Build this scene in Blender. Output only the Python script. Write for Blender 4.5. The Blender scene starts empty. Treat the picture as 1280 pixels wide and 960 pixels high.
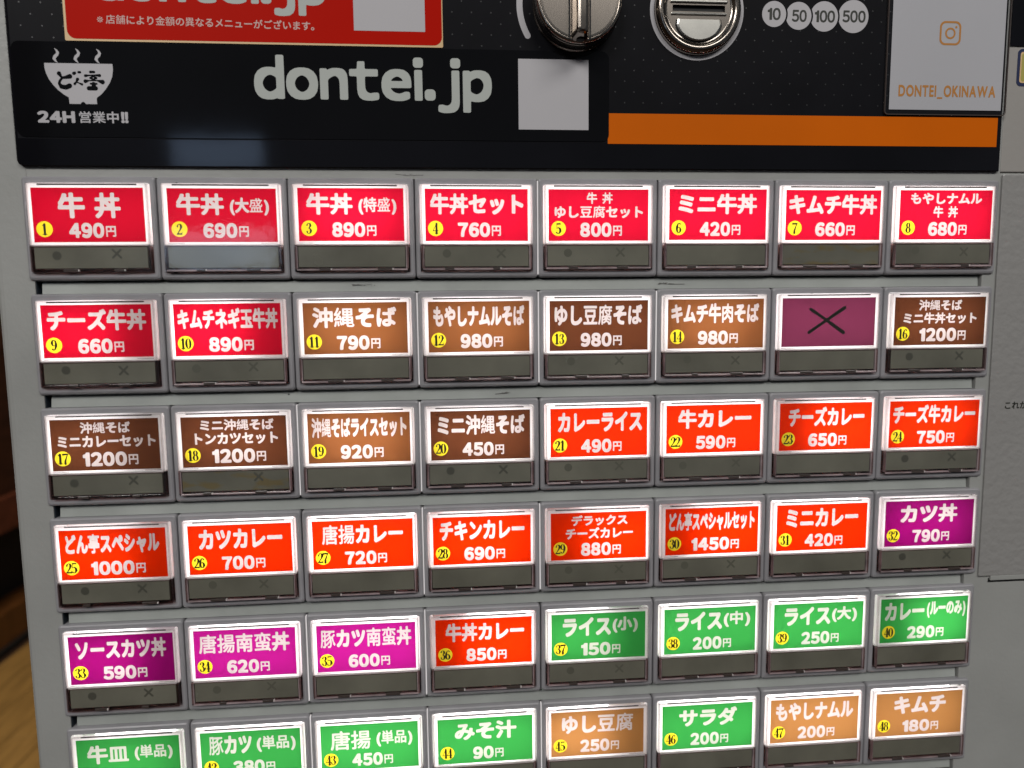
import bpy, math, random
import numpy as np
from mathutils import Matrix, Vector

S = bpy.context.scene
COL = S.collection
H0 = 1350.0                      # height of the panel origin above the floor, mm
# machine coordinates in millimetres: x to the right along the front, y up, z out of the front


def V(x, y, z=0.0):
    return (x / 1000.0, -z / 1000.0, (H0 + y) / 1000.0)


def L(x, y, z=0.0):
    return (x / 1000.0, -z / 1000.0, y / 1000.0)


# ------------------------------------------------------------------ camera
cd = bpy.data.cameras.new('camera')
cam = bpy.data.objects.new('camera', cd)
COL.objects.link(cam)
S.camera = cam
cd.sensor_width = 36.0
cd.lens = 36.0 * 880.0 / 1280.0
cd.clip_start = 0.01
cd.clip_end = 60
cd.dof.use_dof = True            # phone lens, focused on the panel
cd.dof.focus_distance = 0.237
cd.dof.aperture_fstop = 11.0
R = [[0.9964814369513061, -0.010879419134682874, 0.0831046572145731],
     [0.01954940881372847, 0.9943603568484987, -0.10423675620029355],
     [-0.0815019412437122, 0.10549463951982402, 0.9910743234521252]]
ax = [Vector((r[0], -r[2], r[1])) for r in R]
m = Matrix.Identity(4)
for c in range(3):
    for r in range(3):
        m[r][c] = ax[c][r]
m.translation = Vector(V(131.6786654800505, -42.30440617812729, 233.15532893677468))
cam.matrix_world = m

# ------------------------------------------------------------------ light of the room
W = bpy.data.worlds.new('World')
S.world = W
W.use_nodes = True
W.node_tree.nodes['Background'].inputs[0].default_value = (0.82, 0.9, 1.0, 1)
W.node_tree.nodes['Background'].inputs[1].default_value = 0.07


def area(name, loc, target, sx, sy, power, color):
    ld = bpy.data.lights.new(name, 'AREA')
    ld.shape = 'RECTANGLE'
    ld.size, ld.size_y, ld.energy, ld.color = sx, sy, power, color
    o = bpy.data.objects.new(name, ld)
    COL.objects.link(o)
    o.location = loc
    o.rotation_euler = (Vector(target) - Vector(loc)).to_track_quat('-Z', 'Y').to_euler()
    return o


area('ceiling_lamp', (0.9, -1.5, 2.65), (0.15, 0, 1.3), 1.2, 0.5, 16, (1.0, 0.97, 0.93))
area('ceiling_lamp', (-0.9, -1.9, 2.65), (0.15, 0, 1.3), 1.2, 0.5, 27, (1.0, 0.97, 0.94))
area('window_light', (-0.84, -2.9, 1.56), (-0.84, 0, 1.56), 0.45, 0.17, 0.55, (0.62, 0.78, 1.0))
area('window_light', (-0.84, -2.9, 1.975), (-0.84, 0, 1.975), 0.36, 0.14, 0.3, (0.5, 0.68, 1.0))
area('room_lamp', (-1.2, 1.2, 2.5), (-1.3, 2.1, 0), 0.5, 0.5, 34, (1.0, 0.9, 0.72))
S.view_settings.view_transform = 'Standard'
S.view_settings.look = 'None'
S.view_settings.exposure = 0.0
S.view_settings.gamma = 1.0
S.render.engine = 'CYCLES'
S.cycles.use_denoising = True
S.cycles.max_bounces = 8
S.cycles.transparent_max_bounces = 12
S.cycles.sample_clamp_indirect = 3.0
S.cycles.caustics_reflective = False
S.cycles.caustics_refractive = False


# ------------------------------------------------------------------ materials
def srgb(r, g, b):
    f = lambda c: (c / 255 / 12.92) if c <= 10 else ((c / 255 + 0.055) / 1.055) ** 2.4
    return (f(r), f(g), f(b), 1.0)


def new_mat(name):
    mt = bpy.data.materials.new(name)
    mt.use_nodes = True
    nt = mt.node_tree
    nt.nodes.clear()
    out = nt.nodes.new('ShaderNodeOutputMaterial')
    return mt, nt, out


def node(nt, kind, **kw):
    n = nt.nodes.new(kind)
    for k, v in kw.items():
        if hasattr(n, k) and k not in ('Scale',):
            setattr(n, k, v)
        else:
            n.inputs[k].default_value = v
    return n


def paint(name, color, rough=0.45, bump=0.0, bump_scale=900.0, var=0.06, var_scale=18.0, metallic=0.0,
          specks=0.0, spec=0.5, fine_rough=0.0, stretch=None, speck_color=(0.04, 0.04, 0.045, 1)):
    """painted / plastic / metal surface with faint colour drift, dust specks and micro relief"""
    mt, nt, out = new_mat(name)
    p = nt.nodes.new('ShaderNodeBsdfPrincipled')
    nt.links.new(p.outputs[0], out.inputs[0])
    p.inputs['Roughness'].default_value = rough
    p.inputs['Metallic'].default_value = metallic
    p.inputs['Specular IOR Level'].default_value = spec
    geo = nt.nodes.new('ShaderNodeNewGeometry')
    vec = geo.outputs['Position']
    if stretch:
        mp = nt.nodes.new('ShaderNodeMapping')
        mp.inputs['Scale'].default_value = stretch
        nt.links.new(vec, mp.inputs[0])
        vec = mp.outputs[0]
    nz = node(nt, 'ShaderNodeTexNoise', Scale=var_scale, Detail=5.0)
    nt.links.new(vec, nz.inputs['Vector'])
    mr = nt.nodes.new('ShaderNodeMapRange')
    mr.inputs['From Min'].default_value = 0.3
    mr.inputs['From Max'].default_value = 0.7
    mr.inputs['To Min'].default_value = 1 - var
    mr.inputs['To Max'].default_value = 1 + var
    nt.links.new(nz.outputs[0], mr.inputs['Value'])
    mul = node(nt, 'ShaderNodeMix', data_type='RGBA', blend_type='MULTIPLY')
    mul.inputs[0].default_value = 1.0
    mul.inputs[6].default_value = color
    nt.links.new(mr.outputs[0], mul.inputs[7])
    col = mul.outputs[2]
    if specks:
        vo = node(nt, 'ShaderNodeTexVoronoi', Scale=130.0)
        nt.links.new(geo.outputs['Position'], vo.inputs['Vector'])
        lt = node(nt, 'ShaderNodeMath', operation='LESS_THAN')
        lt.inputs[1].default_value = 0.045
        nt.links.new(vo.outputs['Distance'], lt.inputs[0])
        sx = nt.nodes.new('ShaderNodeSeparateColor')
        nt.links.new(vo.outputs['Color'], sx.inputs[0])
        l2 = node(nt, 'ShaderNodeMath', operation='LESS_THAN')
        l2.inputs[1].default_value = specks
        nt.links.new(sx.outputs[0], l2.inputs[0])
        mm = node(nt, 'ShaderNodeMath', operation='MULTIPLY')
        nt.links.new(lt.outputs[0], mm.inputs[0])
        nt.links.new(l2.outputs[0], mm.inputs[1])
        mx = node(nt, 'ShaderNodeMix', data_type='RGBA')
        mx.inputs[7].default_value = speck_color
        nt.links.new(mm.outputs[0], mx.inputs[0])
        nt.links.new(col, mx.inputs[6])
        col = mx.outputs[2]
    nt.links.new(col, p.inputs['Base Color'])
    if fine_rough:
        rr = nt.nodes.new('ShaderNodeMapRange')
        rr.inputs['From Min'].default_value = 0.3
        rr.inputs['From Max'].default_value = 0.7
        rr.inputs['To Min'].default_value = max(0.02, rough - fine_rough)
        rr.inputs['To Max'].default_value = rough + fine_rough
        n3 = node(nt, 'ShaderNodeTexNoise', Scale=60.0, Detail=6.0)
        nt.links.new(vec, n3.inputs['Vector'])
        nt.links.new(n3.outputs[0], rr.inputs['Value'])
        nt.links.new(rr.outputs[0], p.inputs['Roughness'])
    if bump:
        n2 = node(nt, 'ShaderNodeTexNoise', Scale=bump_scale, Detail=2.0)
        nt.links.new(geo.outputs['Position'], n2.inputs['Vector'])
        b = nt.nodes.new('ShaderNodeBump')
        b.inputs['Strength'].default_value = 1.0
        b.inputs['Distance'].default_value = bump
        nt.links.new(n2.outputs[0], b.inputs['Height'])
        nt.links.new(b.outputs[0], p.inputs['Normal'])
    return mt


def film(name, color):
    """coloured translucent printing film: tints the light that passes it"""
    mt, nt, out = new_mat(name)
    t = nt.nodes.new('ShaderNodeBsdfTransparent')
    t.inputs[0].default_value = color
    d = nt.nodes.new('ShaderNodeBsdfDiffuse')
    d.inputs[0].default_value = (min(1, color[0] * 1.3), min(1, color[1] * 1.3), min(1, color[2] * 1.3), 1)
    a = nt.nodes.new('ShaderNodeAddShader')
    nt.links.new(t.outputs[0], a.inputs[0])
    nt.links.new(d.outputs[0], a.inputs[1])
    nt.links.new(a.outputs[0], out.inputs[0])
    return mt


def clear_plastic(name, tint, rough=0.06, refl=1.0, bump=0.0):
    mt, nt, out = new_mat(name)
    t = nt.nodes.new('ShaderNodeBsdfTransparent')
    t.inputs[0].default_value = tint
    g = nt.nodes.new('ShaderNodeBsdfGlossy')
    g.inputs['Roughness'].default_value = rough
    g.inputs[0].default_value = (refl, refl, refl, 1)
    ge = nt.nodes.new('ShaderNodeNewGeometry')
    dt = node(nt, 'ShaderNodeVectorMath', operation='DOT_PRODUCT')
    nt.links.new(ge.outputs['Incoming'], dt.inputs[0])
    nt.links.new(ge.outputs['Normal'], dt.inputs[1])
    ab = node(nt, 'ShaderNodeMath', operation='ABSOLUTE')
    nt.links.new(dt.outputs['Value'], ab.inputs[0])
    om = node(nt, 'ShaderNodeMath', operation='SUBTRACT')
    om.inputs[0].default_value = 1.0
    nt.links.new(ab.outputs[0], om.inputs[1])
    pw = node(nt, 'ShaderNodeMath', operation='POWER')
    nt.links.new(om.outputs[0], pw.inputs[0])
    pw.inputs[1].default_value = 5.0
    fr = node(nt, 'ShaderNodeMath', operation='MULTIPLY_ADD')
    nt.links.new(pw.outputs[0], fr.inputs[0])
    fr.inputs[1].default_value = 0.9
    fr.inputs[2].default_value = 0.045
    mx = nt.nodes.new('ShaderNodeMixShader')
    nt.links.new(fr.outputs[0], mx.inputs[0])
    nt.links.new(t.outputs[0], mx.inputs[1])
    nt.links.new(g.outputs[0], mx.inputs[2])
    nt.links.new(mx.outputs[0], out.inputs[0])
    if bump:
        geo = nt.nodes.new('ShaderNodeNewGeometry')
        n2 = node(nt, 'ShaderNodeTexNoise', Scale=120.0, Detail=3.0)
        nt.links.new(geo.outputs['Position'], n2.inputs['Vector'])
        b = nt.nodes.new('ShaderNodeBump')
        b.inputs['Distance'].default_value = bump
        nt.links.new(n2.outputs[0], b.inputs['Height'])
        nt.links.new(b.outputs[0], g.inputs['Normal'])
    return mt


def translucent(name, trans, diff):
    mt, nt, out = new_mat(name)
    t = nt.nodes.new('ShaderNodeBsdfTranslucent')
    t.inputs[0].default_value = trans
    d = nt.nodes.new('ShaderNodeBsdfDiffuse')
    d.inputs[0].default_value = diff
    a = nt.nodes.new('ShaderNodeAddShader')
    nt.links.new(t.outputs[0], a.inputs[0])
    nt.links.new(d.outputs[0], a.inputs[1])
    nt.links.new(a.outputs[0], out.inputs[0])
    return mt


def lamp_mat(name, color, strength):
    mt, nt, out = new_mat(name)
    e = nt.nodes.new('ShaderNodeEmission')
    e.inputs[0].default_value = color
    e.inputs[1].default_value = strength
    nt.links.new(e.outputs[0], out.inputs[0])
    return mt


M = {}
M['face'] = paint('grey_enamel', (0.345, 0.35, 0.335, 1), 0.42, bump=0.00007, bump_scale=600, specks=0.05, var=0.10, var_scale=20, fine_rough=0.12)
M['face_warm'] = paint('warm_grey_enamel', (0.33, 0.315, 0.295, 1), 0.5, bump=0.00005, bump_scale=600, specks=0.02, var=0.05, var_scale=12)
M['sheet'] = paint('orange_peel_sheet', (0.30, 0.295, 0.285, 1), 0.26, bump=0.00035, bump_scale=420, specks=0.012, var=0.05, var_scale=14)
M['strip'] = paint('grey_rail_enamel', (0.36, 0.38, 0.36, 1), 0.4, bump=0.00005, specks=0.12, var=0.13, var_scale=45, fine_rough=0.12)
M['bezel'] = paint('grey_housing_plastic', (0.30, 0.295, 0.31, 1), 0.40, bump=0.00004, bump_scale=1200, specks=0.06, var=0.12, var_scale=55, fine_rough=0.1)
M['black_panel'] = paint('black_acrylic', (0.006, 0.006, 0.008, 1), 0.07, var=0.3, spec=0.42, specks=0.05, speck_color=(0.07, 0.07, 0.075, 1), bump=0.00002, bump_scale=70)
M['panel_print'] = paint('dark_print', (0.007, 0.007, 0.009, 1), 0.4, var=0.2, var_scale=40, spec=0.06)
M['dot'] = paint('panel_dot_print', (0.0145, 0.015, 0.017, 1), 0.35)
M['black_vinyl'] = paint('black_vinyl', (0.005, 0.005, 0.006, 1), 0.07, spec=0.35, var=0.2, specks=0.05, speck_color=(0.06, 0.06, 0.065, 1), bump=0.00002, bump_scale=60)
M['red_vinyl'] = paint('red_vinyl', (0.50, 0.008, 0.002, 1), 0.4, var=0.05, spec=0.03)
M['cream'] = paint('cream_print', (0.72, 0.5, 0.25, 1), 0.4)
M['grey_print'] = paint('pale_grey_print', (0.48, 0.47, 0.49, 1), 0.5, var=0.03)
M['sage_print'] = paint('pale_sage_print', (0.44, 0.47, 0.44, 1), 0.5, var=0.03)
M['pink_print'] = paint('pale_pink_print', (0.62, 0.42, 0.38, 1), 0.5, var=0.03)
M['orange_band'] = paint('orange_print', (0.66, 0.13, 0.002, 1), 0.45, spec=0.06, var=0.07, var_scale=20)
M['orange_ink'] = paint('orange_ink', (0.58, 0.24, 0.04, 1), 0.6)
M['paper'] = paint('white_paper', (0.53, 0.53, 0.55, 1), 0.6, var=0.03)
M['laminate'] = clear_plastic('laminate_film', (0.96, 0.96, 0.97, 1), 0.12)
M['chrome'] = paint('brushed_chrome', (0.36, 0.32, 0.28, 1), 0.24, metallic=1.0, var=0.05, var_scale=30)
M['chrome_dark'] = paint('worn_chrome_rim', (0.36, 0.32, 0.28, 1), 0.16, metallic=1.0, fine_rough=0.05, var=0.15)
M['steel'] = paint('pale_steel', (0.55, 0.54, 0.5, 1), 0.3, metallic=1.0, fine_rough=0.06, var=0.08)
M['slot_black'] = paint('slot_darkness', (0.004, 0.004, 0.004, 1), 0.6)
M['cavity'] = paint('dark_housing_interior', (0.34, 0.27, 0.26, 1), 0.35)
M['white_inner'] = paint('white_lamp_housing', (0.8, 0.8, 0.8, 1), 0.6)
M['diffuser'] = translucent('white_light_diffuser', (0.62, 0.60, 0.60, 1), (0.3, 0.3, 0.3, 1))
M['wall'] = translucent('frosted_cap_side', (0.95, 0.93, 0.92, 1), (0.5, 0.5, 0.5, 1))
M['cap'] = clear_plastic('clear_cap_plastic', (0.97, 0.965, 0.96, 1), 0.06, bump=0.00004)
M['cap_skirt'] = clear_plastic('clear_pinkish_cap_edge', (0.76, 0.66, 0.65, 1), 0.10, bump=0.0003)
M['clip'] = paint('brown_clip_plastic', (0.07, 0.055, 0.05, 1), 0.18, spec=0.7)
M['scuff'] = paint('grey_scuff', (0.13, 0.125, 0.12, 1), 0.6)
M['rim'] = clear_plastic('clear_rim_plastic', (0.93, 0.91, 0.91, 1), 0.08)
M['glint'] = paint('painted_clip_glint', (0.75, 0.72, 0.70, 1), 0.15, spec=0.8)
M['lip'] = paint('pinkish_clear_plastic', (0.36, 0.29, 0.30, 1), 0.14, spec=0.8, var=0.4, var_scale=160)
M['disc'] = film('yellow_film', (0.47, 0.40, 0.02, 1))
M['ink'] = paint('black_ink', (0.012, 0.014, 0.008, 1), 0.5)
M['band'] = paint('smoked_indicator_window', (0.165, 0.163, 0.13, 1), 0.2, var=0.22, var_scale=45, bump=0.00003, bump_scale=150, fine_rough=0.08)
M['band_stain'] = None
M['mark_strong'] = paint('indicator_mark', (0.085, 0.085, 0.068, 1), 0.3)
M['mark_faint'] = paint('faint_indicator_mark', (0.122, 0.122, 0.096, 1), 0.25)
M['blue_gap'] = paint('blue_black_gap', (0.018, 0.025, 0.035, 1), 0.4)
M['oak'] = paint('varnished_floor_oak', (0.32, 0.18, 0.055, 1), 0.35, var=0.25, var_scale=9, stretch=(6, 0.6, 1))
M['bench_wood'] = paint('dark_red_wood', (0.055, 0.018, 0.008, 1), 0.4, var=0.35, var_scale=8, stretch=(1, 1, 5))
M['rail_wood'] = paint('red_brown_wood', (0.14, 0.04, 0.02, 1), 0.35, var=0.25)
M['kick_wood'] = paint('amber_wood', (0.13, 0.048, 0.012, 1), 0.4, var=0.25)
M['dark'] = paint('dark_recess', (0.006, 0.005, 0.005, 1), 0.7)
M['subfloor'] = paint('dark_joint', (0.05, 0.022, 0.01, 1), 0.7)
M['room_wall'] = paint('dim_brown_wall', (0.09, 0.06, 0.04, 1), 0.7)
M['yellow_sticker'] = paint('yellow_sticker', (0.42, 0.38, 0.09, 1), 0.4)
M['blue_ink'] = paint('navy_ink', (0.015, 0.025, 0.08, 1), 0.4)
M['card_purple'] = film('purple_card', (0.100, 0.018, 0.042, 1))


def stain_mat():
    mt = M['band'].copy()
    mt.name = 'yellow_stained_indicator_window'
    nt = mt.node_tree
    p = [n for n in nt.nodes if n.type == 'BSDF_PRINCIPLED'][0]
    src = p.inputs['Base Color'].links[0].from_socket
    geo = nt.nodes.new('ShaderNodeNewGeometry')
    mp = nt.nodes.new('ShaderNodeMapping')
    mp.inputs['Scale'].default_value = (70, 70, 190)
    nt.links.new(geo.outputs['Position'], mp.inputs[0])
    nz = node(nt, 'ShaderNodeTexNoise', Scale=1.6, Detail=6.0)
    nt.links.new(mp.outputs[0], nz.inputs['Vector'])
    mr = nt.nodes.new('ShaderNodeMapRange')
    mr.inputs['From Min'].default_value = 0.5
    mr.inputs['From Max'].default_value = 0.62
    mr.inputs['To Max'].default_value = 0.5
    nt.links.new(nz.outputs[0], mr.inputs['Value'])
    mx = node(nt, 'ShaderNodeMix', data_type='RGBA')
    mx.inputs[7].default_value = (0.18, 0.12, 0.02, 1)
    nt.links.new(mr.outputs[0], mx.inputs[0])
    nt.links.new(src, mx.inputs[6])
    nt.links.new(mx.outputs[2], p.inputs['Base Color'])
    return mt


M['band_stain'] = stain_mat()


# ------------------------------------------------------------------ mesh helpers
class MB:
    def __init__(self, fn=L):
        self.v, self.f, self.fn = [], [], fn

    def pts(self, ps):
        a = len(self.v)
        self.v += [self.fn(*p) for p in ps]
        return list(range(a, a + len(ps)))

    def loft(self, loops, cap0=False, cap1=True):
        ids = [self.pts(l) for l in loops]
        n = len(ids[0])
        for a, b in zip(ids, ids[1:]):
            for k in range(n):
                self.f.append((a[k], a[(k + 1) % n], b[(k + 1) % n], b[k]))
        if cap0:
            self.f.append(tuple(reversed(ids[0])))
        if cap1:
            self.f.append(tuple(ids[-1]))
        return self

    def ring(self, loops):
        ids = [self.pts(l) for l in loops]
        n = len(ids[0])
        for a, b in zip(ids, ids[1:] + ids[:1]):
            for k in range(n):
                self.f.append((a[k], a[(k + 1) % n], b[(k + 1) % n], b[k]))
        return self

    def box(self, x0, x1, y0, y1, z0, z1, b=0.0):
        if b:
            return self.loft([rr(x0, x1, y0, y1, b, 2, z0), rr(x0, x1, y0, y1, b, 2, z1 - b),
                              rr(x0 + b * .3, x1 - b * .3, y0 + b * .3, y1 - b * .3, b * .8, 2, z1 - b * .3),
                              rr(x0 + b, x1 - b, y0 + b, y1 - b, b * .5, 2, z1)], True, True)
        return self.loft([[(x0, y0, z0), (x1, y0, z0), (x1, y1, z0), (x0, y1, z0)],
                          [(x0, y0, z1), (x1, y0, z1), (x1, y1, z1), (x0, y1, z1)]], True, True)

    def quad(self, x0, x1, y0, y1, z):
        self.f.append(tuple(self.pts([(x0, y0, z), (x1, y0, z), (x1, y1, z), (x0, y1, z)])))
        return self

    def mesh(self, name, mat, smooth=False):
        me = bpy.data.meshes.new(name)
        me.from_pydata(self.v, [], self.f)
        me.materials.append(mat)
        if smooth:
            for p in me.polygons:
                p.use_smooth = True
        me.update()
        return me

    def build(self, name, mat, parent=None, smooth=False, **kw):
        return link(name, self.mesh(name, mat, smooth), parent, **kw)


def rr(x0, x1, y0, y1, r, n, z):
    """rounded rectangle loop, n points per corner minus one, counter-clockwise"""
    out = []
    q = r if isinstance(r, tuple) else (r, r, r, r)
    for r, cx, cy, a0 in ((q[0], x1 - q[0], y0 + q[0], -90), (q[1], x1 - q[1], y1 - q[1], 0), (q[2], x0 + q[2], y1 - q[2], 90), (q[3], x0 + q[3], y0 + q[3], 180)):
        for k in range(n + 1):
            a = math.radians(a0 + 90 * k / n)
            out.append((cx + r * math.cos(a), cy + r * math.sin(a), z))
    return out


def circ(cx, cy, r, z, n=64):
    return [(cx + r * math.cos(2 * math.pi * k / n), cy + r * math.sin(2 * math.pi * k / n), z) for k in range(n)]


def link(name, data, parent=None, loc=None, label=None, cat=None, group=None, kind=None):
    o = bpy.data.objects.new(name, data)
    COL.objects.link(o)
    if parent is not None:
        o.parent = parent
    if loc is not None:
        o.location = loc
    for k, v in (('label', label), ('category', cat), ('group', group), ('kind', kind)):
        if v:
            o[k] = v
    return o


# ------------------------------------------------------------------ lettering: glyph outlines -> distance field -> bold contours
RES = 44
X0, X1, Y0, Y1 = -0.25, 1.30, -0.40, 1.15
NX, NY = int(round((X1 - X0) * RES)), int(round((Y1 - Y0) * RES))
_g = {}


def seg_dist(P, A, B):
    d = B - A
    l2 = (d ** 2).sum(1) + 1e-12
    w = P[:, None, :] - A[None]
    t = np.clip((w * d[None]).sum(2) / l2[None], 0, 1)
    q = w - t[:, :, None] * d[None]
    return np.sqrt((q ** 2).sum(2)).min(1)


def glyph(ch):
    if ch in _g:
        return _g[ch]
    if ch == 'plain1':                  # upright numeral one without a foot
        P = np.array([(.17, 0), (.31, 0), (.31, .735), (.21, .735), (.17, .655), (.10, .62), (.03, .61), (.03, .51), (.17, .51)])
        E = np.array([(k, (k + 1) % len(P)) for k in range(len(P))])
        _g[ch] = outline_field(P, E)
        return _g[ch]
    c = bpy.data.curves.new('outline', 'FONT')
    c.body = ch
    c.resolution_u = 4
    c.fill_mode = 'NONE'
    o = bpy.data.objects.new('outline', c)
    COL.objects.link(o)
    bpy.context.view_layer.update()
    dg = bpy.context.evaluated_depsgraph_get()
    me = bpy.data.meshes.new_from_object(o.evaluated_get(dg))
    v = np.array([p.co[:2] for p in me.vertices])
    cnt = {}
    if len(me.polygons):
        for p in me.polygons:
            for e in p.edge_keys:
                cnt[e] = cnt.get(e, 0) + 1
        E = [e for e, n in cnt.items() if n == 1]
    else:
        E = [tuple(e.vertices) for e in me.edges]
    bpy.data.objects.remove(o)
    bpy.data.curves.remove(c)
    bpy.data.meshes.remove(me)
    _g[ch] = outline_field(v, np.array(E))
    return _g[ch]


def outline_field(v, E):
    A, B = v[E[:, 0]], v[E[:, 1]]
    bb = (v[:, 0].min(), v[:, 0].max(), v[:, 1].min(), v[:, 1].max())
    gx = X0 + (np.arange(NX) + 0.5) / RES
    gy = Y0 + (np.arange(NY) + 0.5) / RES
    G = np.stack(np.meshgrid(gx, gy), -1).reshape(-1, 2)
    D = seg_dist(G, A, B)
    ya, yb = A[None, :, 1], B[None, :, 1]
    py, px = G[:, 1][:, None], G[:, 0][:, None]
    cr = (ya > py) != (yb > py)
    with np.errstate(divide='ignore', invalid='ignore'):
        xi = A[None, :, 0] + (py - ya) / (yb - ya) * (B[None, :, 0] - A[None, :, 0])
    ins = ((cr & (xi > px)).sum(1) % 2) == 1
    D[ins] *= -1
    return D.reshape(NY, NX), bb


def dilate(F, r, blunt=0.62):
    """grow the shape with a blunt-cornered kernel so stroke ends stay crisp"""
    if r <= 0:
        return F
    out = F.copy()
    Fp = np.pad(F, 6, constant_values=9.0)
    h, w = F.shape
    for q in (1.0, 0.5):
        for k in range(20):
            a = 2 * math.pi * k / 20 + math.pi / 4
            c_, s_ = math.cos(a), math.sin(a)
            n = max(abs(c_), abs(s_), (abs(c_) + abs(s_)) * blunt)
            dx, dy = 6 + q * r * c_ / n, 6 + q * r * s_ / n
            ix, iy = int(dx), int(dy)
            fx, fy = dx - ix, dy - iy
            g_ = lambda a_, b_: Fp[a_:a_ + h, b_:b_ + w]
            iy2, ix2 = min(iy + 1, 12), min(ix + 1, 12)
            G_ = (1 - fy) * ((1 - fx) * g_(iy, ix) + fx * g_(iy, ix2)) + fy * ((1 - fx) * g_(iy2, ix) + fx * g_(iy2, ix2))
            out = np.minimum(out, G_)
    return out


def march(F, level):
    """closed contours of F == level (F is padded), as arrays of grid coordinates"""
    F = np.pad(F, 1, constant_values=9.0) - level
    I = F < 0
    h, w = F.shape
    segs = {}
    code = (I[:-1, :-1] * 1 + I[:-1, 1:] * 2 + I[1:, 1:] * 4 + I[1:, :-1] * 8)
    T = {1: [(3, 0)], 2: [(0, 1)], 3: [(3, 1)], 4: [(1, 2)], 5: [(3, 2), (1, 0)], 6: [(0, 2)], 7: [(3, 2)],
         8: [(2, 3)], 9: [(2, 0)], 10: [(0, 3), (2, 1)], 11: [(2, 1)], 12: [(1, 3)], 13: [(1, 0)], 14: [(0, 3)]}
    ys, xs = np.nonzero((code > 0) & (code < 15))

    def key(x, y, e):
        return ((x, y, 0) if e == 0 else (x + 1, y, 1) if e == 1 else (x, y + 1, 0) if e == 2 else (x, y, 1))
    for y, x in zip(ys.tolist(), xs.tolist()):
        for a, b in T[int(code[y, x])]:
            segs[key(x, y, a)] = key(x, y, b)

    def pos(k):
        x, y, d = k
        a = F[y, x]
        b = F[y, x + 1] if d == 0 else F[y + 1, x]
        t = a / (a - b)
        t = min(max(t, 0.02), 0.98)
        return (x + t - 1, y - 1.0) if d == 0 else (x - 1.0, y + t - 1)
    loops = []
    while segs:
        k0 = next(iter(segs))
        k, lp = k0, []
        while k in segs:
            lp.append(pos(k))
            k = segs.pop(k)
        if len(lp) >= 4:
            P = np.array(lp)
            for _ in range(3):          # drop points that lie on a straight run
                n = len(P)
                if n < 8:
                    break
                a, c = np.roll(P, 1, 0), np.roll(P, -1, 0)
                d = c - a
                dist = np.abs(d[:, 0] * (P[:, 1] - a[:, 1]) - d[:, 1] * (P[:, 0] - a[:, 0])) / (np.hypot(d[:, 0], d[:, 1]) + 1e-9)
                keep = (dist > 0.05) | (np.arange(n) % 2 == 0)
                P = P[keep]
            x, y = P[:, 0], P[:, 1]
            if abs(np.sum(x * np.roll(y, -1) - np.roll(x, -1) * y)) > 1.2:
                loops.append(P)
    return loops


HALF = '0123456789dontei.jpDONTEI_OKINAWA24H!'
_lines = {}


def line_loops(text, bold, prop=None, raw=False):
    """contours of a line of text in a unit box (0..1, 0..1, y up), tight to the ink"""
    key = (text, bold, prop)
    if key in _lines:
        return _lines[key]
    items, pen = [], 0.0
    blunt = 0.50 if 'dontei' in text else 0.62
    for ch in text:
        if ch == ' ':
            pen += 0.45
            continue
        full = ch
        if ch in HALF and ch != '_' and not raw:
            full = chr(ord(ch) + 0xFEE0)
        if ch == '1' and prop is not None:
            full = 'plain1'
        D, bb = glyph(full)
        dens = float((D < 0).sum()) / RES ** 2
        bg = bold * min(1.0, max(0.25, 1.62 - 3.7 * dens)) if prop is None else bold
        D = dilate(D, bg * RES, blunt)
        if prop is not None:
            items.append((D, pen - bb[0] + bold))
            pen += bb[1] - bb[0] + 2 * bold + prop
        elif ch in '()':
            items.append((D, pen - bb[0] + 0.12))
            pen += 0.42
        else:
            items.append((D, pen))
            pen += 1.0
    w = int((pen + 1.2) * RES) + NX
    C = np.full((NY, w), 9.0)
    for D, p in items:
        o = int(round(p * RES)) + int(0.3 * RES)
        C[:, o:o + NX] = np.minimum(C[:, o:o + NX], D)
    lp = march(C, 0.0)
    allp = np.concatenate(lp)
    mn, mx = allp.min(0), allp.max(0)
    lp = [(p - mn) / (mx - mn) for p in lp]
    _lines[key] = lp
    return lp


def place(loops, x0, x1, y0, y1, rot=0.0):
    out = []
    for p in loops:
        q = np.stack([x0 + p[:, 0] * (x1 - x0), y0 + p[:, 1] * (y1 - y0)], 1)
        if rot:
            cx, cy = (x0 + x1) / 2, (y0 + y1) / 2
            c_, s_ = math.cos(rot), math.sin(rot)
            q = np.stack([cx + (q[:, 0] - cx) * c_ - (q[:, 1] - cy) * s_, cy + (q[:, 0] - cx) * s_ + (q[:, 1] - cy) * c_], 1)
        out.append(q)
    return out


def fill_mesh(name, loops, z, mat, fn=L):
    """flat sheet bounded by nested contours (holes where contours nest)"""
    c = bpy.data.curves.new('fill', 'CURVE')
    c.dimensions = '2D'
    c.fill_mode = 'BOTH'
    for p in loops:
        s = c.splines.new('POLY')
        s.points.add(len(p) - 1)
        flat = np.zeros((len(p), 4))
        flat[:, :2] = p
        flat[:, 3] = 1
        s.points.foreach_set('co', flat.ravel())
        s.use_cyclic_u = True
    o = bpy.data.objects.new('fill', c)
    COL.objects.link(o)
    dg = bpy.context.evaluated_depsgraph_get()
    me0 = bpy.data.meshes.new_from_object(o.evaluated_get(dg))
    vs = [fn(v.co.x, v.co.y, z) for v in me0.vertices]
    fs = [tuple(p.vertices) for p in me0.polygons]
    bpy.data.objects.remove(o)
    bpy.data.curves.remove(c)
    bpy.data.meshes.remove(me0)
    me = bpy.data.meshes.new(name)
    me.from_pydata(vs, [], fs)
    me.materials.append(mat)
    return me


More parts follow.
